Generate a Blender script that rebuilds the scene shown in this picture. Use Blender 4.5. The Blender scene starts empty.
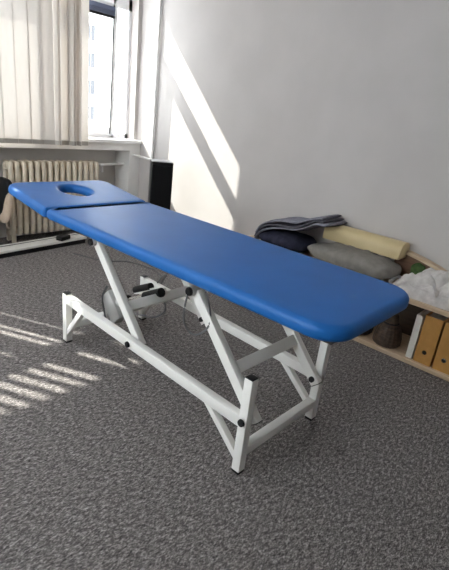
import bpy, bmesh, math, random
from mathutils import Vector, Matrix, noise
random.seed(7)
S = bpy.context.scene
C = S.collection
PI = math.pi

# ------------------------------------------------------------------ materials
def mat(name, col, rough=.6, metal=0., spec=.5, coat=0.):
    m = bpy.data.materials.new(name); m.use_nodes = True
    b = m.node_tree.nodes['Principled BSDF']
    b.inputs['Base Color'].default_value = (*col, 1)
    b.inputs['Roughness'].default_value = rough
    b.inputs['Metallic'].default_value = metal
    b.inputs['Specular IOR Level'].default_value = spec
    b.inputs['Coat Weight'].default_value = coat
    return m

def N(m, t, **kw):
    n = m.node_tree.nodes.new(t)
    for k, v in kw.items(): setattr(n, k, v)
    return n

def noisy(m, c1, c2, scale, detail=4, stretch=(1, 1, 1), bump=0., bscale=None, contrast=(.35, .65), dist=.004):
    """two-colour noise in object space plus bump"""
    nt = m.node_tree; L = nt.links; b = nt.nodes['Principled BSDF']
    tc = N(m, 'ShaderNodeTexCoord'); mp = N(m, 'ShaderNodeMapping'); mp.inputs['Scale'].default_value = stretch
    L.new(tc.outputs['Object'], mp.inputs['Vector'])
    nz = N(m, 'ShaderNodeTexNoise'); nz.inputs['Scale'].default_value = scale; nz.inputs['Detail'].default_value = detail
    L.new(mp.outputs[0], nz.inputs['Vector'])
    r = N(m, 'ShaderNodeValToRGB')
    r.color_ramp.elements[0].position = contrast[0]; r.color_ramp.elements[0].color = (*c1, 1)
    r.color_ramp.elements[1].position = contrast[1]; r.color_ramp.elements[1].color = (*c2, 1)
    L.new(nz.outputs['Fac'], r.inputs['Fac']); L.new(r.outputs['Color'], b.inputs['Base Color'])
    if bump:
        n2 = N(m, 'ShaderNodeTexNoise'); n2.inputs['Scale'].default_value = bscale or scale; n2.inputs['Detail'].default_value = 3
        L.new(mp.outputs[0], n2.inputs['Vector'])
        bp = N(m, 'ShaderNodeBump'); bp.inputs['Strength'].default_value = bump; bp.inputs['Distance'].default_value = dist
        L.new(n2.outputs['Fac'], bp.inputs['Height']); L.new(bp.outputs[0], b.inputs['Normal'])
    return m

M = {}
M['wall'] = noisy(mat('wall_paint', (.5, .485, .48), .85, spec=.2), (.455, .430, .418), (.48, .455, .443), 3, bump=.15, bscale=60, dist=.002)
M['ceiling'] = mat('ceiling_paint', (.78, .78, .78), .9, spec=.2)
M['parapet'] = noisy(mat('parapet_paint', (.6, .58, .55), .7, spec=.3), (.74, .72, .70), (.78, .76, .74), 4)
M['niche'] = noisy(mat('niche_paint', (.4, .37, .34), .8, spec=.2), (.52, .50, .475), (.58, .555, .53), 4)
M['white'] = mat('white_window_plastic', (.82, .82, .84), .3)
M['sill'] = mat('sill_laminate', (.8, .79, .79), .25)
M['pipe'] = mat('white_pipe_paint', (.74, .73, .71), .4)
M['radiator'] = noisy(mat('radiator_enamel', (.66, .58, .46), .4), (.64, .565, .45), (.70, .62, .50), 12)
M['steel'] = mat('white_powder_coat', (.80, .79, .76), .38)
M['grey'] = mat('grey_casting', (.42, .41, .39), .5)
M['boxgrey'] = mat('light_grey_plastic', (.52, .52, .51), .45)
M['black'] = mat('black_plastic', (.010, .010, .011), .55, spec=.25)
M['chrome'] = mat('metal', (.75, .74, .72), .25, metal=1)
M['cable_grey'] = mat('grey_cable', (.10, .10, .105), .5)
M['cable_white'] = mat('white_cable', (.7, .7, .68), .5)
M['vinyl'] = noisy(mat('blue_vinyl', (.010, .12, .40), .46, spec=.32), (.007, .112, .385), (.010, .125, .42), 5, bump=.10, bscale=180, dist=.001)
M['seam'] = mat('seam_dark_blue', (.010, .040, .16), .5)
M['underside'] = mat('underside_board', (.06, .05, .045), .7)
M['pine'] = noisy(mat('pine_board', (.6, .45, .3), .5), (.56, .41, .27), (.68, .53, .37), 6, stretch=(8, .8, 8))
M['shelfback_shaded'] = noisy(mat('shaded_shelf_inside', (.05, .03, .02), .8), (.04, .025, .016), (.06, .038, .024), 6, stretch=(8, .8, 8))  # shade inside the shelf is put into this darker colour
M['binder'] = noisy(mat('ochre_binder_card', (.52, .27, .07), .5), (.49, .25, .062), (.55, .29, .08), 20)
M['binder_edge'] = mat('binder_dark_edge', (.11, .05, .018), .6)
M['whitebinder'] = mat('white_binder_card', (.74, .71, .66), .5)
M['wicker'] = noisy(mat('dark_wicker', (.05, .03, .02), .6), (.03, .018, .012), (.085, .052, .034), 30, stretch=(1, 1, 3), bump=.4, bscale=60)
M['speaker'] = mat('speaker_black', (.008, .008, .009), .35)
M['speakertop'] = mat('speaker_edge_silver', (.45, .45, .46), .35)
M['cloth'] = mat('speaker_cloth', (.010, .010, .011), .9, spec=.1)
M['pillow'] = noisy(mat('grey_pillow_cotton', (.25, .235, .215), .9, spec=.1), (.225, .21, .192), (.275, .258, .236), 22, bump=.35, bscale=45)
M['navy'] = noisy(mat('dark_navy_cotton', (.02, .022, .04), .9, spec=.1), (.018, .019, .033), (.04, .042, .07), 14, bump=.35, bscale=40)
M['blanket'] = noisy(mat('grey_fleece', (.19, .19, .225), .95, spec=.05), (.165, .165, .20), (.225, .225, .265), 40, bump=.5, bscale=90)
M['blanketshade'] = noisy(mat('shaded_grey_fleece', (.09, .09, .11), .95, spec=.05), (.07, .07, .085), (.11, .11, .13), 40, bump=.5, bscale=90)  # same fleece darkened to hold the shade between the fold layers
M['cream'] = noisy(mat('cream_vinyl', (.56, .45, .25), .45), (.54, .43, .235), (.58, .47, .265), 5)
M['towel'] = noisy(mat('off_white_terry', (.52, .49, .475), .95, spec=.05), (.56, .53, .51), (.68, .65, .63), 30, bump=.6, bscale=110)
M['brown'] = noisy(mat('red_brown_wood', (.16, .08, .045), .55), (.13, .065, .038), (.2, .105, .06), 8, stretch=(6, 1, 6))
M['green'] = noisy(mat('green_cloth', (.05, .10, .025), .9), (.035, .075, .018), (.075, .135, .035), 25, bump=.4)
M['beige'] = noisy(mat('beige_upholstery', (.50, .39, .30), .8, spec=.2), (.47, .365, .28), (.53, .42, .33), 20)
M['plank'] = mat('white_lacquered_board', (.70, .68, .65), .4)
M['orange'] = mat('orange_paint', (.55, .28, .06), .5)
M['navyblind'] = mat('slate_blue_blind', (.10, .12, .20), .45)
M['facade'] = noisy(mat('facade_plaster', (.6, .59, .57), .9), (.56, .55, .53), (.62, .61, .60), .3)
M['facadewin'] = mat('facade_window_glass', (.075, .078, .085), .7, spec=.1)
M['facadeframe'] = mat('facade_window_frame', (.6, .6, .6), .6)
M['weight'] = mat('blind_weight_plastic', (.40, .37, .33), .6)

# carpet: short tweed pile
def carpet():
    m = mat('tweed_carpet', (.14, .13, .13), .95, spec=.08); nt = m.node_tree; L = nt.links; b = nt.nodes['Principled BSDF']
    tc = N(m, 'ShaderNodeTexCoord')
    def nz(scale, det, st):
        mp = N(m, 'ShaderNodeMapping'); mp.inputs['Scale'].default_value = st; mp.inputs['Rotation'].default_value = (0, 0, .9)
        L.new(tc.outputs['Object'], mp.inputs['Vector'])
        n = N(m, 'ShaderNodeTexNoise'); n.inputs['Scale'].default_value = scale; n.inputs['Detail'].default_value = det
        n.inputs['Roughness'].default_value = .65
        L.new(mp.outputs[0], n.inputs['Vector']); return n
    a = nz(105, 6, (1, 2.2, 1)); c = nz(40, 3, (1, 2.4, 1))
    r = N(m, 'ShaderNodeValToRGB'); e = r.color_ramp.elements
    e[0].position = .36; e[0].color = (.022, .021, .021, 1); e[1].position = .66; e[1].color = (.56, .52, .51, 1)
    e2 = r.color_ramp.elements.new(.5); e2.color = (.155, .142, .138, 1)
    mx = N(m, 'ShaderNodeMath', operation='MULTIPLY_ADD'); mx.inputs[1].default_value = .45
    L.new(c.outputs['Fac'], mx.inputs[0])
    m2 = N(m, 'ShaderNodeMath', operation='MULTIPLY'); m2.inputs[1].default_value = .55
    L.new(a.outputs['Fac'], m2.inputs[0]); L.new(m2.outputs[0], mx.inputs[2])
    L.new(mx.outputs[0], r.inputs['Fac']); L.new(r.outputs['Color'], b.inputs['Base Color'])
    bp = N(m, 'ShaderNodeBump'); bp.inputs['Strength'].default_value = .7; bp.inputs['Distance'].default_value = .006
    L.new(mx.outputs[0], bp.inputs['Height']); L.new(bp.outputs[0], b.inputs['Normal'])
    return m
M['carpet'] = carpet()

def glass():
    m = bpy.data.materials.new('window_glass'); m.use_nodes = True; nt = m.node_tree; nt.nodes.clear()
    o = N(m, 'ShaderNodeOutputMaterial'); t = N(m, 'ShaderNodeBsdfTransparent'); g = N(m, 'ShaderNodeBsdfGlossy')
    t.inputs['Color'].default_value = (.95, .97, .97, 1); g.inputs['Roughness'].default_value = .02
    x = N(m, 'ShaderNodeMixShader'); x.inputs[0].default_value = .06
    nt.links.new(t.outputs[0], x.inputs[1]); nt.links.new(g.outputs[0], x.inputs[2]); nt.links.new(x.outputs[0], o.inputs[0])
    return m
M['glass'] = glass()

def slatmat(name, col, tr):
    m = bpy.data.materials.new(name); m.use_nodes = True; nt = m.node_tree; nt.nodes.clear()
    o = N(m, 'ShaderNodeOutputMaterial'); d = N(m, 'ShaderNodeBsdfDiffuse'); t = N(m, 'ShaderNodeBsdfTranslucent')
    tc = N(m, 'ShaderNodeTexCoord'); w = N(m, 'ShaderNodeTexNoise'); w.inputs['Scale'].default_value = 60
    mp = N(m, 'ShaderNodeMapping'); mp.inputs['Scale'].default_value = (1, 1, .15)
    r = N(m, 'ShaderNodeValToRGB')
    r.color_ramp.elements[0].color = (*[c * .93 for c in col], 1); r.color_ramp.elements[1].color = (*col, 1)
    L = nt.links
    L.new(tc.outputs['Object'], mp.inputs[0]); L.new(mp.outputs[0], w.inputs['Vector']); L.new(w.outputs['Fac'], r.inputs[0])
    L.new(r.outputs[0], d.inputs['Color']); L.new(r.outputs[0], t.inputs['Color'])
    x = N(m, 'ShaderNodeMixShader'); x.inputs[0].default_value = tr
    L.new(d.outputs[0], x.inputs[1]); L.new(t.outputs[0], x.inputs[2]); L.new(x.outputs[0], o.inputs[0])
    return m
M['slat'] = slatmat('cream_blind_fabric', (.74, .69, .64), .095)

# ------------------------------------------------------------------ mesh helpers
def link(name, bm, m, parent=None, smooth=False, angle=None):
    bmesh.ops.recalc_face_normals(bm, faces=bm.faces)
    me = bpy.data.meshes.new(name); bm.to_mesh(me); bm.free()
    o = bpy.data.objects.new(name, me); C.objects.link(o)
    if m is not None: me.materials.append(M[m] if isinstance(m, str) else m)
    if smooth:
        for p in me.polygons: p.use_smooth = True
        if angle is not None:
            try: me.set_sharp_from_angle(angle=math.radians(angle))
            except Exception: pass
    if parent is not None: o.parent = parent
    return o

def empty(name, label, cat, group=None, loc=(0, 0, 0)):
    o = bpy.data.objects.new(name, None); C.objects.link(o); o.location = loc
    o.empty_display_size = .05
    return tag(o, label, cat, group)
def tag(o, label, cat, group=None):
    o['label'] = label; o['category'] = cat
    if group: o['group'] = group
    return o
def struct(o):
    o['kind'] = 'structure'; return o

def new(): return bmesh.new()

def box(bm, x0, x1, y0, y1, z0, z1, bev=0.):
    vs = [bm.verts.new((x, y, z)) for x in (x0, x1) for y in (y0, y1) for z in (z0, z1)]
    f = [(0, 1, 3, 2), (4, 6, 7, 5), (0, 4, 5, 1), (2, 3, 7, 6), (0, 2, 6, 4), (1, 5, 7, 3)]
    fs = [bm.faces.new([vs[i] for i in q]) for q in f]
    if bev:
        es = list({e for q in fs for e in q.edges})
        bmesh.ops.bevel(bm, geom=es, offset=bev, segments=2, affect='EDGES', profile=.5)
    return vs

def beam(bm, p, q, w, h, side=(1, 0, 0), bev=.003):
    """rectangular tube from p to q: w along side, h across"""
    p = Vector(p); q = Vector(q); d = (q - p).normalized(); s = Vector(side)
    s = (s - d * s.dot(d)).normalized(); u = d.cross(s)
    vs = []
    for base in (p, q):
        for a, b in ((-1, -1), (1, -1), (1, 1), (-1, 1)):
            vs.append(bm.verts.new(base + s * a * w / 2 + u * b * h / 2))
    fs = [bm.faces.new([vs[i] for i in k]) for k in ((0, 1, 2, 3), (4, 5, 6, 7), (0, 1, 5, 4), (1, 2, 6, 5), (2, 3, 7, 6), (3, 0, 4, 7))]
    if bev:
        es = list({e for f in fs for e in f.edges})
        bmesh.ops.bevel(bm, geom=es, offset=bev, segments=2, affect='EDGES', profile=.5)

def tube(bm, pts, r, n=10, cap=True):
    pts = [Vector(p) for p in pts]; rings = []
    ref = Vector((0, 0, 1))
    for i, p in enumerate(pts):
        d = (pts[min(i + 1, len(pts) - 1)] - pts[max(i - 1, 0)]).normalized()
        if abs(d.dot(ref)) > .95: ref2 = Vector((1, 0, 0))
        else: ref2 = ref
        a = d.cross(ref2).normalized(); b = d.cross(a)
        rr = r[i] if isinstance(r, (list, tuple)) else r
        rings.append([bm.verts.new(p + (a * math.cos(2 * PI * k / n) + b * math.sin(2 * PI * k / n)) * rr) for k in range(n)])
    for A, B in zip(rings, rings[1:]):
        for k in range(n): bm.faces.new((A[k], A[(k + 1) % n], B[(k + 1) % n], B[k]))
    if cap: bm.faces.new(rings[0]); bm.faces.new(rings[-1])

def smooth_path(pts, n=8):
    pts = [Vector(p) for p in pts]; P = [pts[0]] + pts + [pts[-1]]; out = []
    for i in range(1, len(P) - 2):
        for k in range(n):
            t = k / n; a, b, c, d = P[i - 1:i + 3]
            out.append(.5 * ((2 * b) + (c - a) * t + (2 * a - 5 * b + 4 * c - d) * t * t + (3 * b - a - 3 * c + d) * t ** 3))
    out.append(pts[-1]); return out

def lathe(bm, prof, n=24, c=(0, 0, 0)):
    rings = []
    for r, z in prof:
        rings.append([bm.verts.new((c[0] + r * math.cos(2 * PI * k / n), c[1] + r * math.sin(2 * PI * k / n), c[2] + z)) for k in range(n)])
    for A, B in zip(rings, rings[1:]):
        for k in range(n): bm.faces.new((A[k], A[(k + 1) % n], B[(k + 1) % n], B[k]))
    bm.faces.new(rings[0]); bm.faces.new(rings[-1])

def prism_x(bm, poly, x0, x1):
    """extrude a (y,z) polygon along x"""
    A = [bm.verts.new((x0, y, z)) for y, z in poly]; B = [bm.verts.new((x1, y, z)) for y, z in poly]
    n = len(poly); bm.faces.new(A); bm.faces.new(B)
    for k in range(n): bm.faces.new((A[k], A[(k + 1) % n], B[(k + 1) % n], B[k]))

def superell(bm, rx, ry, rz, e1=.6, e2=.5, nu=32, nv=18, fn=None):
    def sp(c, e): return math.copysign(abs(c) ** e, c)
    rings = []
    for j in range(1, nv):
        v = -PI / 2 + PI * j / nv; ring = []
        for i in range(nu):
            u = 2 * PI * i / nu
            p = Vector((rx * sp(math.cos(v), e1) * sp(math.cos(u), e2), ry * sp(math.cos(v), e1) * sp(math.sin(u), e2), rz * sp(math.sin(v), e1)))
            ring.append(bm.verts.new(fn(p) if fn else p))
        rings.append(ring)
    for A, B in zip(rings, rings[1:]):
        for k in range(nu): bm.faces.new((A[k], A[(k + 1) % nu], B[(k + 1) % nu], B[k]))
    for ring, s in ((rings[0], -1), (rings[-1], 1)):
        p = Vector((0, 0, s * rz)); t = bm.verts.new(fn(p) if fn else p)
        for k in range(nu): bm.faces.new((ring[k], ring[(k + 1) % nu], t))

# ------------------------------------------------------------------ room shell
XW, YI, YP, YG = 1.93, 3.33, 3.27, 3.46      # right wall, window wall face, parapet face, glazing plane
XL, YB, ZC = -3.3, -3.4, 2.95
ZS, ZH = .98, 2.76                          # opening bottom / head
OX0, OX1 = -2.35, 1.885
bm = new(); box(bm, XL - .2, XW + .2, YB - .2, 3.8, -.12, 0); struct(link('floor', bm, 'carpet'))
bm = new(); box(bm, XL - .2, XW + .2, YB - .2, 3.53, ZC, ZC + .15); struct(link('ceiling', bm, 'ceiling'))
bm = new(); box(bm, XW, XW + .2, YB - .2, 3.53, 0, ZC); struct(link('wall_right', bm, 'wall'))
bm = new(); WY0, WY1, WZ0, WZ1 = -.2, 2.4, .95, 2.75  # opening for the added fill window
box(bm, XL - .2, XL, YB - .2, WY0, 0, ZC); box(bm, XL - .2, XL, WY1, 3.53, 0, ZC)
box(bm, XL - .2, XL, WY0, WY1, 0, WZ0); box(bm, XL - .2, XL, WY0, WY1, WZ1, ZC)
struct(link('wall_left', bm, 'wall'))
bm = new(); box(bm, XL, XW, YB - .2, YB, 0, ZC); struct(link('wall_back', bm, 'wall'))
bm = new()
box(bm, XL, OX0, YI, 3.53, 0, ZC); box(bm, OX1, XW, YI, 3.53, 0, ZC); box(bm, OX0, OX1, YI, 3.62, ZH, ZC)
struct(link('wall_window', bm, 'wall'))
# parapet with the radiator niche
NX0, NX1, NZ = .02, 1.795, .876
bm = new()
box(bm, OX0, NX0, YP, 3.8, 0, ZS - .03); box(bm, NX1, XW, YP, 3.8, 0, ZS - .03)
box(bm, NX0, NX1, YP, 3.8, NZ, ZS - .03)
struct(link('trim_1', bm, 'parapet'))
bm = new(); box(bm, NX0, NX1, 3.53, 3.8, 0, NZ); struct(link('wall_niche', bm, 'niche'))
bm = new(); box(bm, OX0, OX1 + .04, 3.235, 3.57, ZS - .03, ZS + .004, .006); struct(link('trim_2', bm, 'sill'))

# ------------------------------------------------------------------ window
ZT0, ZT1 = 2.165, 2.29
bm = new()
y0, y1 = YG - .02, YG + .07
box(bm, OX0, OX1, y0, y1, ZS, ZS + .05); box(bm, OX0, OX1, y0, y1, 2.685, ZH)
box(bm, OX0, OX1, y0, y1, ZT0 + .03, ZT1)
posts = [(OX0, -2.28), (-1.28, -1.20), (-.28, -.20), (.70, .78), (1.672, 1.700), (1.85, OX1)]
for a, b in posts: box(bm, a, b, y0, y1, ZS, ZH if a < 1.6 else ZT1)
box(bm, 1.725, OX1, y0, y1, ZT1, ZH)
win = struct(link('window_1', bm, 'white'))
bays = [(posts[i][1], posts[i + 1][0]) for i in range(4)]
for i, (a, b) in enumerate(bays):
    bm = new()
    x0, x1, z0, z1 = a - .012, b + .012, ZS + .035, ZT0 + .05
    yy0, yy1 = YG - .045, YG - .021
    fw = .046
    box(bm, x0, x0 + fw, yy0, yy1, z0, z1, .005); box(bm, x1 - fw, x1, yy0, yy1, z0, z1, .005)
    box(bm, x0 + fw, x1 - fw, yy0, yy1, z0, z0 + .075, .005); box(bm, x0 + fw, x1 - fw, yy0, yy1, z1 - fw, z1, .005)
    s = link('sash', bm, 'white', win)
    if i == 3:   # this wing is tilted slightly open at the top
        piv = Vector((0, yy1, z0))
        s.data.transform(Matrix.Translation(piv) @ Matrix.Rotation(math.radians(1.4), 4, 'X') @ Matrix.Translation(-piv))
    bm = new(); box(bm, x0 + fw - .004, x1 - fw + .004, YG - .036, YG - .031, z0 + .07, z1 - fw + .004); g = link('glass_pane', bm, 'glass', s)
    if i == 3:
        g.data.transform(Matrix.Translation(piv) @ Matrix.Rotation(math.radians(1.4), 4, 'X') @ Matrix.Translation(-piv))
        bm = new(); beam(bm, (x1 - fw + .002, YG - .047, ZS + .045), (x1 - fw + .002, YG - .075, ZT0 + .03), .010, .006, bev=0)
        link('gap_shade_strip', bm, 'black', s)  # black strip drawn for the shade in the open sash's gap
    bm = new(); box(bm, x0 + .018, x0 + .040, YG - .06, YG - .045, 1.50, 1.56, .003)
    box(bm, x0 + .022, x0 + .036, YG - .085, YG - .06, 1.41, 1.545, .004); link('window_handle', bm, 'white', s)
    bm = new(); box(bm, a, b if i < 3 else 1.725, YG + .01, YG + .016, ZT1, 2.685); link('top_pane', bm, 'glass', win)
bm = new(); box(bm, 1.70, 1.85, YG + .01, YG + .016, ZS + .05, ZT0 + .03); link('side_pane', bm, 'glass', win)

bm = new()  # unseen window added in the left wall to bring in fill light
box(bm, XL - .14, XL - .06, WY0, WY1, WZ0, WZ0 + .06); box(bm, XL - .14, XL - .06, WY0, WY1, WZ1 - .06, WZ1)
for k in range(3):
    yy = WY0 + (WY1 - WY0 - .07) * k / 2; box(bm, XL - .14, XL - .06, yy, yy + .07, WZ0, WZ1)
fill_win = struct(link('added_fill_window', bm, 'white'))
for k in range(2):
    yy = WY0 + (WY1 - WY0 - .07) * k / 2; bm = new(); box(bm, XL - .105, XL - .099, yy + .07, yy + (WY1 - WY0 - .07) / 2, WZ0 + .06, WZ1 - .06)
    link('glass_pane', bm, 'glass', fill_win)

# bunched slate-blue venetian blind on the tilted wing
vb = empty('venetian_blind', 'slate blue venetian blind pulled up into a bunch at top of the open window', 'blind', loc=(1.2, YG - .07, 2.145))
def at(o, bm): bmesh.ops.translate(bm, verts=bm.verts, vec=-Vector(o.location)); return bm
bm = new(); box(bm, .80, 1.635, YG - .105, YG - .072, 2.140, 2.180, .003); link('head_rail', at(vb, bm), 'navyblind', vb)
bm = new()
for k in range(9): box(bm, .80, 1.635, YG - .102 + .001 * (k % 2), YG - .074, 2.103 + k * .0042, 2.1055 + k * .0042)
link('slat_bundle', at(vb, bm), 'navyblind', vb)
bm = new(); box(bm, .80, 1.635, YG - .105, YG - .072, 2.081, 2.102, .004); link('bottom_rail', at(vb, bm), 'black', vb)

# ------------------------------------------------------------------ vertical fabric blind
blind = empty('vertical_blind', 'cream vertical fabric blind half drawn across the window above the radiator', 'blind', loc=(-.01, 3.195, 2.72))
bm = new(); box(bm, OX0, 1.30, 3.175, 3.215, 2.735, 2.775, .004)
for x in (-1.9, -.5, .9): box(bm, x, x + .03, 3.21, YI, 2.74, 2.77)
link('head_rail', at(blind, bm), 'white', blind)
sl = []
x = -2.27
while x < -1.72: sl.append((x, 22)); x += .108
for x in (-1.61, -1.515, -1.42, -1.325, -1.235, -1.145): sl.append((x, -42))
for x, a in ((-1.075, 22), (-.95, -50), (-.835, 22)): sl.append((x, a))
for x in (-.685, -.58, -.47, -.36, -.25, -.14, -.03, .08, .19): sl.append((x, 20))
for x in (.30, .415, .53, .65, .765): sl.append((x, -2))
sl += [(.855, -14), (.905, -58), (.93, -62), (1.00, -6), (1.055, -62), (1.08, -64), (1.112, 6), (1.135, -66), (1.205, 4)]
for x, a in sl:
    sw = .127; t = .0012; z0, z1 = .92, 2.735
    R = Matrix.Translation((x, 0, 0)) @ Matrix.Rotation(math.radians(a), 4, 'Z')
    bm = new(); nseg = 6
    A = []
    for zz in (z0 - 2.72, z1 - 2.72):
        A.append([bm.verts.new(R @ Vector((-sw / 2 + sw * k / nseg, .005 * (1 - (2 * k / nseg - 1) ** 2), zz))) for k in range(nseg + 1)])
    for k in range(nseg): bm.faces.new((A[0][k], A[0][k + 1], A[1][k + 1], A[1][k]))
    s = link('slat', bm, 'slat', blind, True)
    bm = new(); box(bm, -sw / 2 + .003, sw / 2 - .003, -.002, -.0005, z0 - 2.72 + .002, z0 - 2.72 + .040)
    bmesh.ops.transform(bm, matrix=R, verts=bm.verts); link('bottom_weight', bm, 'weight', s)
bm = new()
pth = [(xx / 50, -.001 + (.004 if i % 2 else 0), .927 - 2.72 + (.0 if i % 2 else .004)) for i, xx in enumerate(range(22, 62))]
tube(bm, pth, .0012, 5); link('bottom_chain', bm, 'weight', blind)

# ------------------------------------------------------------------ radiator
rad = empty('radiator', 'cream cast iron column radiator in the niche under the window', 'radiator', loc=(.95, 3.46, 0))
nsec, rx0, pitch = 15, .50, .0625
for i in range(nsec):
    cxx = rx0 + pitch * (i + .5)
    bm = new()
    # two-column section: front and rear column joined by rounded heads and feet
    for yc in (3.405, 3.51):
        prof = []
        tube(bm, [(cxx, yc, .085), (cxx, yc, .10), (cxx, yc, .13), (cxx, yc, .45), (cxx, yc, .77), (cxx, yc, .80), (cxx, yc, .815)],
             [.012, .018, .0215, .0215, .0215, .018, .010], 12)
    for z0, z1 in ((.735, .825), (.075, .15)):
        box(bm, cxx - .0205, cxx + .0205, 3.393, 3.522, z0, z1, .016)
    box(bm, cxx - .031, cxx + .031, 3.44, 3.475, .755, .80, .004); box(bm, cxx - .031, cxx + .031, 3.44, 3.475, .095, .14, .004)
    if i in (0, nsec - 1):
        box(bm, cxx - .018, cxx + .018, 3.385, 3.42, 0, .10, .006); box(bm, cxx - .018, cxx + .018, 3.495, 3.53, 0, .10, .006)
    bmesh.ops.translate(bm, verts=bm.verts, vec=-Vector(rad.location)); bmesh.ops.scale(bm, vec=(1.0, 1, .915), verts=bm.verts)
    link('radiator_section', bm, 'radiator', rad, True, 40)
bm = new(); tube(bm, [(1.437, 3.457, .713), (1.475, 3.457, .713)], .018, 10); link('union_nut', at(rad, bm), 'grey', rad, True, 40)
bm = new(); tube(bm, [(1.475, 3.457, .713), (1.525, 3.457, .713)], .014, 10)
tube(bm, [(1.50, 3.457, .695), (1.50, 3.457, .64)], [.016, .019], 10)
link('valve', at(rad, bm), 'white', rad, True, 40)
bm = new(); tube(bm, smooth_path([(1.52, 3.457, .713), (1.60, 3.457, .72), (1.70, 3.457, .725), (NX1 + .02, 3.457, .725)]), .013, 10)
link('feed_pipe', at(rad, bm), 'pipe', rad, True, 40)

rad.location = (.97, 3.37, 0)

# heating riser by the right wall with its branch
ris = empty('heating_pipe', 'white vertical heating pipe running floor to ceiling in the corner beside the window', 'pipe', loc=(1.908, 3.03, 0))
bm = new(); tube(bm, [(1.908, 3.03, 0), (1.908, 3.03, ZC)], .015, 14); link('riser', at(ris, bm), 'pipe', ris, True, 40)
bm = new(); tube(bm, smooth_path([(1.85, YP, .835), (1.855, 3.20, .832), (1.895, 3.12, .822), (1.907, 3.03, .815)]), .011, 10)
link('branch_pipe', at(ris, bm), 'pipe', ris, True, 40)

# ------------------------------------------------------------------ treatment table
W, L_ = .55, 1.356
T = empty('massage_table', 'blue padded two section massage table on a white steel lifting frame', 'massage table', loc=(W / 2, L_ / 2, 0))
def part(name, bm, m, parent=T, smooth=True, angle=40):
    bmesh.ops.translate(bm, verts=bm.verts, vec=-Vector(T.location))
    return link(name, bm, m, parent, smooth, angle)
PW = .040
HF, HR = .447, .310
for x in (0, W):
    for y, h in ((0, HF), (L_, HR)):
        bm = new(); box(bm, x - PW / 2, x + PW / 2, y - PW / 2, y + PW / 2, .012, h, .003); p = part('post', bm, 'steel')
        bm = new(); box(bm, x - PW / 2 + .002, x + PW / 2 - .002, y - PW / 2 + .002, y + PW / 2 - .002, h - .002, h + .004, .001); part('end_cap', bm, 'black', p)
        bm = new(); box(bm, x - PW / 2 + .001, x + PW / 2 - .001, y - PW / 2 + .001, y + PW / 2 - .001, 0, .014, .002); part('foot', bm, 'black', p)
for x, sg in ((0, 1), (W, -1)):
    bm = new(); beam(bm, (x, PW / 2, .245), (x, L_ - PW / 2, .280), .038, .050); part('side_rail', bm, 'steel')
    bm = new(); beam(bm, (x, .012, .068), (x, .215, .240), .030, .030); part('brace', bm, 'steel')
    bm = new(); beam(bm, (x, L_ - .008, .060), (x, L_ - .17, .265), .030, .030); part('brace', bm, 'steel')
for y, z in ((0, .105), (L_, .105)):
    bm = new(); beam(bm, (PW / 2, y, z), (W - PW / 2, y, z), .040, .040, side=(0, 1, 0)); part('crossbar', bm, 'steel')
# lifting arms (inside the rails), their pivots, cross ties
B_R, B_F = (.745, .262), (.000, .252)
AV = Vector((.378, .405)); ad = AV.normalized()
for x, sg in ((.048, 1), (W - .048, -1)):
    for (by, bz) in (B_R, B_F):
        ex = .030
        p0 = (x, by - ad.x * ex, bz - ad.y * ex); p1 = (x, by + AV.x, bz + AV.y)
        bm = new(); beam(bm, p0, p1, .034, .048); a = part('lift_arm', bm, 'steel')
        bm = new(); q = Vector(p0); d = Vector((0, ad.x, ad.y)); beam(bm, q - d * .003, q + d * .002, .032, .046, bev=.001); part('end_cap', bm, 'black', a)
        bm = new(); xo = x - sg * (.048 + .019 + (.003 if by else .004))
        tube(bm, [(xo - sg * .011, by, bz), (xo - sg * .008, by, bz), (xo, by, bz)], [.010, .015, .016], 14); part('bolt', bm, 'black', a)
        bm = new(); tube(bm, [(xo, by, bz), (x + sg * .024, by, bz)], .008, 10)
        tube(bm, [(x + sg * .017, by, bz), (x + sg * .027, by, bz)], .014, 12); part('pivot_pin', bm, 'black', a)
for (by, bz), s in ((B_F, .36), (B_R, .33)):
    y = by + AV.x * s; z = bz + AV.y * s
    bm = new(); beam(bm, (.065, y, z), (W - .065, y, z), .034, .052, side=(0, -ad.y, ad.x)); part('crossbar', bm, 'steel')
# pivot tubes under the pad and the pad carrier frame
for (by, bz) in (B_F, B_R):
    y = by + AV.x + .008; z = bz + AV.y + .006
    bm = new(); tube(bm, [(.012, y, z), (W - .012, y, z)], .022, 18); pv = part('pivot_tube', bm, 'boxgrey')
    for xa, xb in ((.000, .016), (W, W - .016)):
        bm = new(); tube(bm, [(xa, y, z), (xa + (xb - xa) * .3, y, z), (xb, y, z)], [.015, .0185, .0195], 18); part('tube_cap', bm, 'black', pv)
    for x in (.085, W - .085):
        bm = new(); beam(bm, (x, y, z - .022), (x, y, .705), .010, .06, side=(1, 0, 0)); part('bracket', bm, 'steel')
bm = new()
for x in (.10, W - .10): beam(bm, (x, -.18, .711), (x, 1.40, .711), .030, .030)
for y in (-.18, .62, 1.38): beam(bm, (.115, y, .711), (W - .115, y, .711), .030, .028, side=(0, 1, 0))
part('pad_frame', bm, 'steel')

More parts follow.
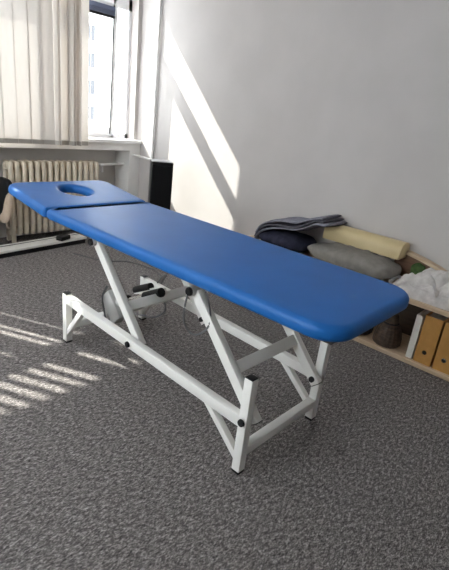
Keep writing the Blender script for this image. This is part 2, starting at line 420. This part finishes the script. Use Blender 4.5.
# pads ------------------------------------------------------------
ZTOP, TH = .7886, .056
def rrect(x0, x1, y0, y1, radii, n=8, nedge=10):
    """rounded rectangle, counter-clockwise from lower right; radii for (x1,y0),(x1,y1),(x0,y1),(x0,y0)"""
    out = []
    cs = [((x1, y0), -90, radii[0]), ((x1, y1), 0, radii[1]), ((x0, y1), 90, radii[2]), ((x0, y0), 180, radii[3])]
    for (cx_, cy_), a0, r in cs:
        sx = -1 if cx_ == x1 else 1; sy = 1 if cy_ == y0 else -1
        for k in range(n + 1):
            a = math.radians(a0 + 90 * k / n); out.append(Vector((cx_ + sx * r + r * math.cos(a), cy_ + sy * r + r * math.sin(a))))
    res = []
    for i, p in enumerate(out):
        q = out[(i + 1) % len(out)]; res.append(p)
        m_ = int((q - p).length / .05)
        for k in range(1, m_ + 1): res.append(p.lerp(q, k / (m_ + 1)))
    return res
def inset(loop, d):
    n = len(loop); out = []
    for i in range(n):
        a, b, c = loop[i - 1], loop[i], loop[(i + 1) % n]
        t = (c - a).normalized(); nrm = Vector((-t.y, t.x)); out.append(b + nrm * d)
    return out
def edge_profile(r, th, n=6):
    """(inset, z) from the bottom edge round the side up to the top"""
    rb = .016; pr = []
    for k in range(4): a = PI / 2 * k / 3; pr.append((rb * (1 - math.sin(a)), -th + rb * (1 - math.cos(a))))
    for k in range(n + 1): a = PI / 2 * k / n; pr.append((r * (1 - math.cos(a)), -r + r * math.sin(a)))
    return pr
def pad(name, loop, hole=None, r=.026, th=TH, fn=None):
    bm = new(); pr = edge_profile(r, th)
    def rings(lp, prof, sgn):
        out = []
        for d, z in prof: out.append([bm.verts.new((q.x, q.y, z)) for q in inset(lp, d * sgn)])
        return out
    R_ = rings(loop, pr, 1)
    for A, B in zip(R_, R_[1:]):
        for k in range(len(A)): bm.faces.new((A[k], A[(k + 1) % len(A)], B[(k + 1) % len(A)], B[k]))
    if hole is None:
        # soft crown: two more inset rings before the cap
        last = R_[-1]; lp = inset(loop, pr[-1][0] + .03); B = [bm.verts.new((q.x, q.y, .0015)) for q in lp]
        for k in range(len(last)): bm.faces.new((last[k], last[(k + 1) % len(last)], B[(k + 1) % len(last)], B[k]))
        bm.faces.new(B); bm.faces.new(list(reversed(R_[0])))
    else:
        prh = [(max(.0, d), z) for d, z in edge_profile(.030, th)]
        H = rings(hole, prh, -1)
        n = len(loop)
        for A, B in zip(H, H[1:]):
            for k in range(n): bm.faces.new((A[k], B[k], B[(k + 1) % n], A[(k + 1) % n]))
        prev = R_[-1]
        for s in (.25, .5, .75):
            cur = [bm.verts.new(R_[-1][k].co.lerp(H[-1][k].co, s) + Vector((0, 0, -.003 * s))) for k in range(n)]
            for k in range(n): bm.faces.new((prev[k], prev[(k + 1) % n], cur[(k + 1) % n], cur[k]))
            prev = cur
        for A, B in ((prev, H[-1]), (H[0], R_[0])):
            for k in range(n): bm.faces.new((A[k], A[(k + 1) % n], B[(k + 1) % n], B[k]))
    for v in bm.verts:
        v.co = fn(v.co) if fn else v.co
    return bm
XC = W / 2
def taper(co):   # the pad is a little slimmer at the head end
    t = (co.y + .3) / 1.73
    return Vector((XC - .016 * t + (co.x - XC) * (1 + .034 * t), co.y, co.z + ZTOP))
Y0, Y1 = -.328, 1.428
bm = pad('body_pad', rrect(XC - .328, XC + .328, Y0, Y1, (.125, .016, .016, .115)), fn=taper)
part('body_pad', bm, 'vinyl', T, True, 60)
bm = new(); box(bm, XC - .295, XC + .295, Y0 + .035, Y1 - .02, ZTOP - TH - .007, ZTOP - TH + .001, .004); part('base_board', bm, 'underside')
TILT = math.radians(6)
def headfn(co):
    yy = co.y - 1.431; c, s = math.cos(TILT), math.sin(TILT)
    z = co.z + TH; sx = 1.022
    return Vector((XC - .016 + (co.x - XC) * sx, 1.431 + yy * c - z * s + TH * s * .55, ZTOP - TH + yy * s + z * c))
HL = .495
lp = rrect(XC - .338, XC + .338, 1.434, 1.434 + HL, (.018, .09, .085, .018))
hc = Vector((XC + .005, 1.434 + .29))
hl = []
for q in lp:
    a = math.atan2((q - hc).y, (q - hc).x)
    rr = Vector((.085 * math.cos(a), .105 * math.sin(a)))
    hl.append(hc + rr)
bm = pad('head_pad', lp, hole=hl, fn=headfn)
part('head_pad', bm, 'vinyl', T, True, 60)
for x in (.16, W - .16):
    bm = new(); beam(bm, (x, 1.40, .712), (x, 1.80, .757), .028, .020); part('head_bar', bm, 'steel')

# linear actuator, motor box and cables
xa = .27
A0, A1 = Vector((xa, 1.345, .175)), Vector((xa, .875, .425))
dd = (A1 - A0).normalized()
bm = new(); beam(bm, Vector((xa, L_, .105)), A0 + dd * .02, .03, .04); ac = part('actuator', bm, 'boxgrey')
mo = Vector((.27, 1.342, .258)); mo2 = Vector((.27, 1.208, .128))
bm = new(); beam(bm, mo, mo2, .080, .115, bev=.010); part('motor_box', bm, 'boxgrey', ac)
bm = new(); tube(bm, [A0, A0 + dd * .22], .026, 16); part('outer_tube', bm, 'boxgrey', ac)
bm = new(); tube(bm, [A0 + dd * .16, A0 + dd * .23], .031, 16); part('tube_collar', bm, 'black', ac)
bm = new(); tube(bm, [A0 + dd * .22, A0 + dd * .44], .016, 14); part('piston_rod', bm, 'chrome', ac)
bm = new(); tube(bm, [A0 + dd * .40, A1 + dd * .02], [.026, .026], 14); part('rod_clevis', bm, 'black', ac)
bm = new(); tube(bm, [(xa + .06, 1.16, .33), (xa + .06, 1.02, .40)], .022, 12); part('tube_collar', bm, 'black', ac)
bm = new(); beam(bm, (xa + .06, 1.16, .32), (xa + .06, .90, .42), .026, .030); part('lever', bm, 'steel', ac)
bm = new(); tube(bm, smooth_path([(.235, 1.31, .325), (.215, 1.33, .25), (.21, 1.30, .17), (.215, 1.27, .10), (.25, 1.23, .11)]), .006, 8); part('motor_cable', bm, 'cable_grey')
bm = new(); tube(bm, smooth_path([(.02, .40, .655), (-.01, .385, .60), (-.015, .375, .53), (.0, .34, .49), (.02, .30, .505), (.035, .275, .56), (.05, .31, .64), (.07, .35, .66)]), .0045, 8)
part('hanging_cable', bm, 'cable_grey')
bm = new(); tube(bm, smooth_path([(.33, .93, .40), (.30, .85, .33), (.28, .90, .27), (.27, 1.0, .24), (.26, 1.1, .22)]), .0045, 8)
part('actuator_cable', bm, 'cable_grey')
bm = new(); tube(bm, smooth_path([(.86, 2.80, .006), (.90, 2.69, .006), (.95, 2.56, .006), (1.03, 2.46, .006), (1.17, 2.35, .006), (1.23, 2.13, .006), (1.19, 1.95, .006), (1.0, 1.72, .03), (.80, 1.45, .21), (.60, 1.2, .36), (.40, 1.0, .46), (.30, .93, .46)]), .0045, 8)
tag(link('power_cable', bm, 'cable_grey', None, True), 'thin dark cable running over the carpet and up into the table frame', 'cable')

# ------------------------------------------------------------------ black tower speaker
sp = empty('tower_speaker', 'tall slim black tower speaker standing on the floor by the sunlit wall', 'speaker', loc=(1.53, 2.42, 0))
sp.rotation_euler = (0, 0, math.radians(-33))
bm = new(); box(bm, -.098, .098, -.085, .085, .03, .895, .010); link('cabinet', bm, 'speaker', sp)
bm = new(); box(bm, -.092, .092, -.096, -.084, .06, .865, .006); link('grille', bm, 'cloth', sp)
bm = new(); box(bm, -.098, .098, -.086, .086, .892, .900, .004); link('top_plate', bm, 'speakertop', sp)
bm = new(); box(bm, -.115, .115, -.11, .11, 0, .03, .008); link('base', bm, 'speaker', sp)

# ------------------------------------------------------------------ low shelf with things on and in it
SX, SZ = 1.542, .424
SY0, SY1 = -1.1, 1.46
sh = empty('low_shelf', 'low light pine shelf along the right wall behind the table', 'shelf', loc=(1.73, .3, 0))
def spart(n, bm, m='pine'): return link(n, at(sh, bm), m, sh)
bm = new(); box(bm, SX, XW - .004, SY0, SY1, SZ - .032, SZ, .003); spart('top_board', bm)
bm = new(); box(bm, SX, XW - .004, SY0, SY1, .004, .034, .003); spart('bottom_board', bm)
bm = new(); box(bm, XW - .016, XW - .005, SY0, SY1, .03, SZ - .03); spart('back_board', bm, 'shelfback_shaded')
for y in (SY0, .62, SY1 - .024):
    bm = new(); box(bm, SX + .01, XW - .016, y, y + .024, .03, SZ - .03); spart('divider', bm)

def binder(name, y1, wid, lean, m, label, cat, ring, h=.318, x0=1.566):
    b = empty(name, label, cat, 'ring binders in the shelf' if ring is not None and m == 'binder' else None, loc=(x0, y1, .034))
    d = .27
    bm = new(); t = .003; w = wid
    box(bm, 0, t, -w, 0, 0, h, .001)                     # spine
    box(bm, t, d, -t, 0, 0, h, .001); box(bm, t, d, -w, -w + t, 0, h, .001)
    link('cover', bm, m, b)
    bm = new(); box(bm, .012, d - .02, -w + .008, -.008, .004, h - .012); link('paper_block', bm, 'whitebinder', b)
    if ring:
        bm = new()
        tube(bm, [(-.001, -w * .5, .078), (.0015, -w * .5, .078)], .0125, 18); link('finger_hole', bm, 'black', b)
        bm = new(); n = 20
        R1 = [bm.verts.new((-.002, -w * .5 + .0150 * math.cos(2 * PI * k / n), .078 + .0150 * math.sin(2 * PI * k / n))) for k in range(n)]
        R2 = [bm.verts.new((-.0025, -w * .5 + .0120 * math.cos(2 * PI * k / n), .078 + .0120 * math.sin(2 * PI * k / n))) for k in range(n)]
        for k in range(n): bm.faces.new((R1[k], R1[(k + 1) % n], R2[(k + 1) % n], R2[k]))
        link('hole_ring', bm, 'chrome' if ring == 2 else 'binder_edge', b)
    b.rotation_euler = (math.radians(lean), 0, 0)
    return b
binder('ring_binder', -.118, .108, 0, 'binder', 'ochre ring binder standing next to the thin white one', 'binder', 1)
binder('ring_binder', -.238, .108, 0, 'binder', 'ochre ring binder at the right edge, its finger hole ringed in bright metal', 'binder', 2)
binder('file_folder', -.066, .040, 0, 'whitebinder', 'thin white file folder standing against the ochre binders', 'folder', None, h=.300, x0=1.57)

# ribbed dark vessels
v = empty('wicker_vase', 'dark brown ribbed vase with narrow neck and pale rim inside the shelf', 'vase', loc=(1.645, .10, .034))
def ribbed(bm, prof, n=40, amp=.03):
    rings = []
    for r, z in prof:
        rings.append([bm.verts.new((r * (1 + amp * (k % 2)) * math.cos(2 * PI * k / n), r * (1 + amp * (k % 2)) * math.sin(2 * PI * k / n), z)) for k in range(n)])
    for A, B in zip(rings, rings[1:]):
        for k in range(n): bm.faces.new((A[k], A[(k + 1) % n], B[(k + 1) % n], B[k]))
    bm.faces.new(rings[0]); bm.faces.new(rings[-1])
bm = new(); ribbed(bm, [(.078, 0), (.090, .012), (.090, .05), (.080, .10), (.066, .135), (.050, .155)]); link('body', bm, 'wicker', v)
bm = new(); ribbed(bm, [(.046, .150), (.045, .165), (.040, .205), (.032, .222)]); link('neck', bm, 'wicker', v)
bm = new(); lathe(bm, [(.050, .148), (.053, .152), (.053, .158), (.047, .161)], 32); link('collar', bm, 'black', v)
bm = new(); lathe(bm, [(.022, .222), (.024, .226), (.020, .230)], 20); link('rim', bm, 'chrome', v)
b = empty('wicker_basket', 'low dark brown woven basket left of the ribbed vase inside the shelf', 'basket', loc=(1.66, .325, .034))
bm = new(); ribbed(bm, [(.085, 0), (.100, .015), (.105, .05), (.102, .09), (.096, .10)]); link('bowl', bm, 'wicker', b)
bm = new(); lathe(bm, [(.096, .098), (.106, .100), (.107, .110), (.098, .112)], 32); link('rim', bm, 'wicker', b)

# long grey pillow on the shelf
def wrk(s, a, seed):
    def f(p):
        q = Vector((p.x * s + seed, p.y * s, p.z * s)); return p * (1 + a * noise.noise(q)) + Vector((0, 0, a * .08 * noise.noise(q * 2.3)))
    return f
bm = new()
def pf(p):
    k = abs(p.y) / .355; pinch = 1 - (.22 * k ** 5 if p.y < 0 else .72 * k ** 2.5)
    q = Vector((p.x * pinch, p.y, p.z * pinch))
    q.z += .010 * noise.noise(Vector((p.x * 9, p.y * 14, 3))) + .006 * math.sin(p.y * 52 + 4 * p.x) * (p.z > 0)
    return q
superell(bm, .155, .355, .076, .72, .36, 64, 28, pf)
o = link('pillow', bm, 'pillow', None, True); o.location = (1.710, .520, SZ + .078); o.rotation_euler = (0, 0, math.radians(-1.5))
tag(o, 'long grey cotton pillow lying on the shelf under the cream bolster', 'pillow')
# dark navy pillow, behind to the left
bm = new(); superell(bm, .155, .222, .066, .8, .5, 48, 22, wrk(7, .08, 4)); o = link('pillow', bm, 'navy', None, True)
o.location = (1.725, 1.07, SZ + .072); tag(o, 'dark navy pillow squashed beneath the folded grey blanket', 'pillow')

# cream half-round bolster
bl = empty('bolster', 'cream vinyl bolster lying along the wall on top of the grey pillow', 'bolster', loc=(1.820, .49, .60))
prof = []
for k in range(9):
    a = PI * k / 8; prof.append((.080 * math.cos(a) if abs(math.cos(a)) > .01 else 0, .066 * math.sin(a) ** .8 - .0))
prof = [(.080, -.045)] + prof[0:] + [(-.080, -.045)]
bm = new()
n = len(prof); rings = []
ys = [-.300, -.297, -.288, .288, .297, .300]; sc = [.86, .95, 1, 1, .95, .86]
for yy, s in zip(ys, sc): rings.append([bm.verts.new((px * s, yy, pz * s + .004)) for px, pz in prof])
for A, B in zip(rings, rings[1:]):
    for k in range(n): bm.faces.new((A[k], A[(k + 1) % n], B[(k + 1) % n], B[k]))
bm.faces.new(rings[0]); bm.faces.new(rings[-1])
link('cushion', bm, 'cream', bl, True, 35)
bm = new(); tube(bm, [(px * .985, -.2935, pz * .985 + .004) for px, pz in prof], .003, 6); link('piping', bm, 'cream', bl, True)
bl.location = (1.834, .495, .622)

# folded fleece blanket over the navy pillow and the bolster end
fb = empty('folded_blanket', 'folded grey fleece blanket draped over the dark pillow and bolster end', 'blanket', loc=(1.76, 1.05, .6))
def fold(path, th, x0, x1, seed):
    """a rounded layer following path (y,z), width x0..x1"""
    P = smooth_path([(0, y, z) for y, z in path], 8); bm = new(); rings = []
    nx = 12
    for i, p in enumerate(P):
        d = (P[min(i + 1, len(P) - 1)] - P[max(i - 1, 0)]).normalized(); up = Vector((0, -d.z, d.y))
        if up.z < 0: up = -up
        t = th * (.35 if i in (0, len(P) - 1) else 1)
        ring = []
        for k in range(nx + 1):
            u = k / nx; xx = x0 + (x1 - x0) * u; e = (1 - abs(2 * u - 1) ** 6 * .7)
            w = .010 * noise.noise(Vector((xx * 6, p.y * 5, seed)))
            ring.append(bm.verts.new(Vector((xx, p.y, p.z + w)) + up * t * .5 * e))
        for k in range(nx, -1, -1):
            u = k / nx; xx = x0 + (x1 - x0) * u; e = (1 - abs(2 * u - 1) ** 6 * .7)
            w = .010 * noise.noise(Vector((xx * 6, p.y * 5, seed)))
            ring.append(bm.verts.new(Vector((xx, p.y, p.z + w)) - up * t * .5 * e))
        rings.append(ring)
    for A, B in zip(rings, rings[1:]):
        for k in range(len(A)): bm.faces.new((A[k], A[(k + 1) % len(A)], B[(k + 1) % len(A)], B[k]))
    bm.faces.new(rings[0]); bm.faces.new(rings[-1])
    return bm
base_p = [(1.305, .450), (1.265, .52), (1.19, .568), (1.08, .594), (.95, .612), (.86, .655), (.78, .700), (.69, .706)]
for i, off in enumerate((0, .026, .052)):
    pp = [(y + (.004 * i if y > 1.25 else 0) + (.03 * i if y < .75 else 0), z + off * (.55 if y > 1.32 else .72 if y < .8 else 1)) for y, z in base_p]
    bm = fold(pp, .023, 1.585 + .012 * i, 1.905, i * 3.1)
    link('fold_layer', at(fb, bm), 'blanket' if i != 1 else 'blanketshade', fb, True)

# crumpled white towel at the right
tw = empty('crumpled_towel', 'crumpled off white towel with tufted edge heaped on the shelf end', 'towel', loc=(1.72, -.16, SZ))
bm = new(); nu, nv = 90, 150; tx0, tx1, ty0, ty1 = 1.556, 1.858, -.66, .175
G = []
for i in range(nu + 1):
    row = []
    for j in range(nv + 1):
        u, v_ = i / nu, j / nv
        x_ = tx0 + (tx1 - tx0) * u; y_ = ty0 + (ty1 - ty0) * v_
        e = min(1, u / .10, (1 - u) / .10, (1 - v_) / .09, v_ / .06); e = max(0, e) ** .55
        q = Vector((x_ * 5, y_ * 5, 1.7)); wv = noise.noise(q * .8)
        rid = 1 - abs(math.sin(8.5 * (x_ * 1.5 + y_ * .75) + 2.6 * wv))
        rid2 = 1 - abs(math.sin(13 * (x_ * .55 - y_ * .8) + 3.0 * noise.noise(q * .7 + Vector((4, 0, 0)))))
        v1 = (1 - abs(math.sin(7.0 * (x_ * 1.9 + y_ * 1.0) + 2.2 * wv))) ** 4; v2 = (1 - abs(math.sin(6.2 * (x_ * .5 - y_ * 1.2) + 3.0 * noise.noise(q * .6)))) ** 5
        h = .045 + .026 * rid ** 1.6 + .016 * rid2 ** 2 - .050 * v1 - .032 * v2 + .115 * math.exp(-((x_ - 1.80) / .13) ** 2) * (1 if y_ < -.05 else max(.35, 1 - (y_ + .05) / .3))
        row.append((x_ + .012 * noise.noise(q * 2), y_ + .014 * noise.noise(q * 2 + Vector((9, 0, 0))), .002 + h * e))
    G.append(row)
top = [[bm.verts.new((p[0], p[1], p[2] + SZ)) for p in r] for r in G]
bot = [[bm.verts.new((p[0], p[1], SZ + .0005)) for p in r] for r in G]
for i in range(nu):
    for j in range(nv):
        bm.faces.new((top[i][j], top[i + 1][j], top[i + 1][j + 1], top[i][j + 1])); bm.faces.new((bot[i][j], bot[i][j + 1], bot[i + 1][j + 1], bot[i + 1][j]))
for i in range(nu):
    bm.faces.new((top[i][0], bot[i][0], bot[i + 1][0], top[i + 1][0])); bm.faces.new((top[i][nv], top[i + 1][nv], bot[i + 1][nv], bot[i][nv]))
for j in range(nv):
    bm.faces.new((top[0][j], top[0][j + 1], bot[0][j + 1], bot[0][j])); bm.faces.new((top[nu][j], bot[nu][j], bot[nu][j + 1], top[nu][j + 1]))
link('cloth', at(tw, bm), 'towel', tw, True)
bm = new()
for k in range(16):
    x_ = 1.60 + .017 * k; y_ = .178 + .012 * noise.noise(Vector((k * .7, 0, 0)))
    bmesh.ops.create_icosphere(bm, subdivisions=2, radius=.012, matrix=Matrix.Translation((x_, y_, SZ + .014 + .035 * math.sin(PI * k / 15))))
link('tufted_edge', at(tw, bm), 'towel', tw, True)

# wedge shaped wooden box and green cloth between bolster and towel
wb = empty('wooden_wedge', 'red brown wooden wedge with pale sloping top edge against the wall beyond the towel', 'wedge', loc=(1.88, .1, SZ))
bm = new(); prism_x(bm, [(.265, SZ), (.265, .616), (.20, .608), (.09, .588), (-.04, .555), (-.12, .525), (-.15, SZ)], 1.868, 1.912); link('body', at(wb, bm), 'brown', wb)
bm = new()
pth = [(.265, .616), (.20, .608), (.09, .588), (-.04, .555), (-.12, .525)]
prism_x(bm, pth + [(y, z + .022) for y, z in reversed(pth)], 1.862, 1.918); link('top_strip', at(wb, bm), 'pine', wb)
bm = new()
def gf(p):
    q = p * 30; return p + Vector((noise.noise(q), noise.noise(q + Vector((5, 0, 0))), noise.noise(q + Vector((0, 5, 0))))) * .010
superell(bm, .020, .048, .070, .9, .8, 28, 18, gf)
o = link('green_cloth', bm, 'green', None, True); o.location = (1.838, .085, SZ + .088); tag(o, 'small crumpled green cloth tucked between the towel and wooden wedge', 'cloth')

# ------------------------------------------------------------------ left side: chair and long white board
ch = empty('floor_chair', 'black chair with beige padded back cut off by the left picture edge', 'chair', loc=(.305, 3.24, -.0))
bm = new()
lathe(bm, [(.02, .0), (.13, .0), (.135, .012), (.12, .03), (.04, .055), (.03, .07)], 28); link('foot_plate', bm, 'black', ch, True, 40)
bm = new(); tube(bm, [(0, 0, .05), (0, 0, .27)], .028, 14); link('column', bm, 'black', ch, True, 40)
def cush(p):
    return p
bm = new(); superell(bm, .155, .15, .035, .5, .7, 32, 14); bmesh.ops.translate(bm, verts=bm.verts, vec=(-.08, 0, .255)); link('seat', bm, 'black', ch, True)
bm = new(); superell(bm, .035, .15, .175, .5, .8, 32, 18)
bmesh.ops.transform(bm, matrix=Matrix.Translation((.135, 0, .45)) @ Matrix.Rotation(math.radians(10), 4, 'Y'), verts=bm.verts); link('back_shell', bm, 'black', ch, True)
bm = new(); superell(bm, .036, .140, .165, .6, .8, 32, 18)
bmesh.ops.transform(bm, matrix=Matrix.Translation((.132, -.034, .405)) @ Matrix.Rotation(math.radians(10), 4, 'Y'), verts=bm.verts); link('back_pad', bm, 'beige', ch, True)

bd = empty('long_board', 'long white lacquered board with dark sides lying on the carpet before the radiator', 'board', loc=(.35, 3.02, 0))
bd.rotation_euler = (0, 0, math.radians(7.1))
bm = new(); box(bm, -.85, .80, -.075, .10, .042, .062, .003); link('top_face', bm, 'plank', bd)
bm = new(); box(bm, -.84, .79, -.065, .09, 0, .042); link('core', bm, 'black', bd)
bm = new(); box(bm, -.85, .80, .045, .052, .060, .066); link('groove_lip', bm, 'cable_grey', bd)
bm = new(); box(bm, .800, .812, -.02, .08, .012, .060, .002); link('end_tip', bm, 'orange', bd)
ad_ = empty('power_adapter', 'black power adapter with cable lying on the end of the white board', 'adapter', loc=(.905, 3.05, .064))
ad_.rotation_euler = (0, 0, math.radians(25))
bm = new(); box(bm, -.065, .065, -.035, .035, 0, .040, .006); link('housing', bm, 'black', ad_)
bm = new(); tube(bm, smooth_path([(.062, 0, .02), (.10, -.01, .02), (.13, -.05, .008), (.15, -.10, .004)]), .004, 8); link('lead', bm, 'cable_white', ad_, True)

# ------------------------------------------------------------------ building across the street
fa = empty('apartment_building', 'white apartment building across the street seen through the window', 'building', loc=(28, 46, -12))
bm = new(); box(bm, -14, 18, 0, 8, 0, 27); link('facade_wall', bm, 'facade', fa)
bm = new(); box(bm, -14.3, 18.3, -.5, 8.3, 27, 27.5); link('cornice', bm, 'facade', fa)
for i in range(5):
    for j in range(9):
        x_ = -.85 + 5.6 * (i - 2); z_ = .55 + 2.6 * j
        bm = new(); box(bm, x_ - .06, x_ + 1.06, -.06, .04, z_ - .06, z_ + 1.46); f = link('window', bm, 'facadeframe', fa)
        bm = new(); box(bm, x_, x_ + .47, -.08, .0, z_, z_ + 1.40); box(bm, x_ + .53, x_ + 1.0, -.08, .0, z_, z_ + 1.40); link('pane', bm, 'facadewin', f)
for o in list(C.objects):
    pass

# ------------------------------------------------------------------ light
sd = Vector((.49, -1, -1.02)).normalized()
l = bpy.data.lights.new('sun', 'SUN'); l.energy = 8.5; l.angle = math.radians(.6); l.color = (1, .95, .86)
so = bpy.data.objects.new('sun', l); C.objects.link(so); so.rotation_euler = sd.to_track_quat('-Z', 'Y').to_euler(); so.location = (-4, 12, 14)
w = bpy.data.worlds.new('sky'); S.world = w; w.use_nodes = True
bg = w.node_tree.nodes['Background']; bg.inputs['Color'].default_value = (.95, .97, 1, 1); bg.inputs['Strength'].default_value = 5.0

# ------------------------------------------------------------------ camera (solved from the table and room lines)
f, pitch, roll, yaw = 454.52, .361, .1207, -.8636
fw = Vector((-math.sin(yaw) * math.cos(pitch), math.cos(yaw) * math.cos(pitch), -math.sin(pitch)))
r = Vector((math.cos(yaw), math.sin(yaw), 0)); u = r.cross(fw)
c, s = math.cos(roll), math.sin(roll)
r2 = c * r + s * u; u2 = -s * r + c * u
cd = bpy.data.cameras.new('camera'); cam = bpy.data.objects.new('camera', cd); C.objects.link(cam)
cd.sensor_fit = 'HORIZONTAL'; cd.sensor_width = 36; cd.lens = f * 36 / 449; cd.clip_start = .02; cd.clip_end = 300
cam.matrix_world = Matrix(((r2.x, u2.x, -fw.x, -1.2277), (r2.y, u2.y, -fw.y, -.8577), (r2.z, u2.z, -fw.z, 1.3704), (0, 0, 0, 1)))
S.camera = cam

S.view_settings.view_transform = 'Standard'; S.view_settings.look = 'None'
S.view_settings.exposure = 1.12; S.view_settings.gamma = 1; S.view_settings.use_curve_mapping = False
cy = S.cycles
cy.use_denoising = True
cy.max_bounces = 14; cy.diffuse_bounces = 8; cy.transparent_max_bounces = 16
cy.sample_clamp_indirect = 8; cy.blur_glossy = .5
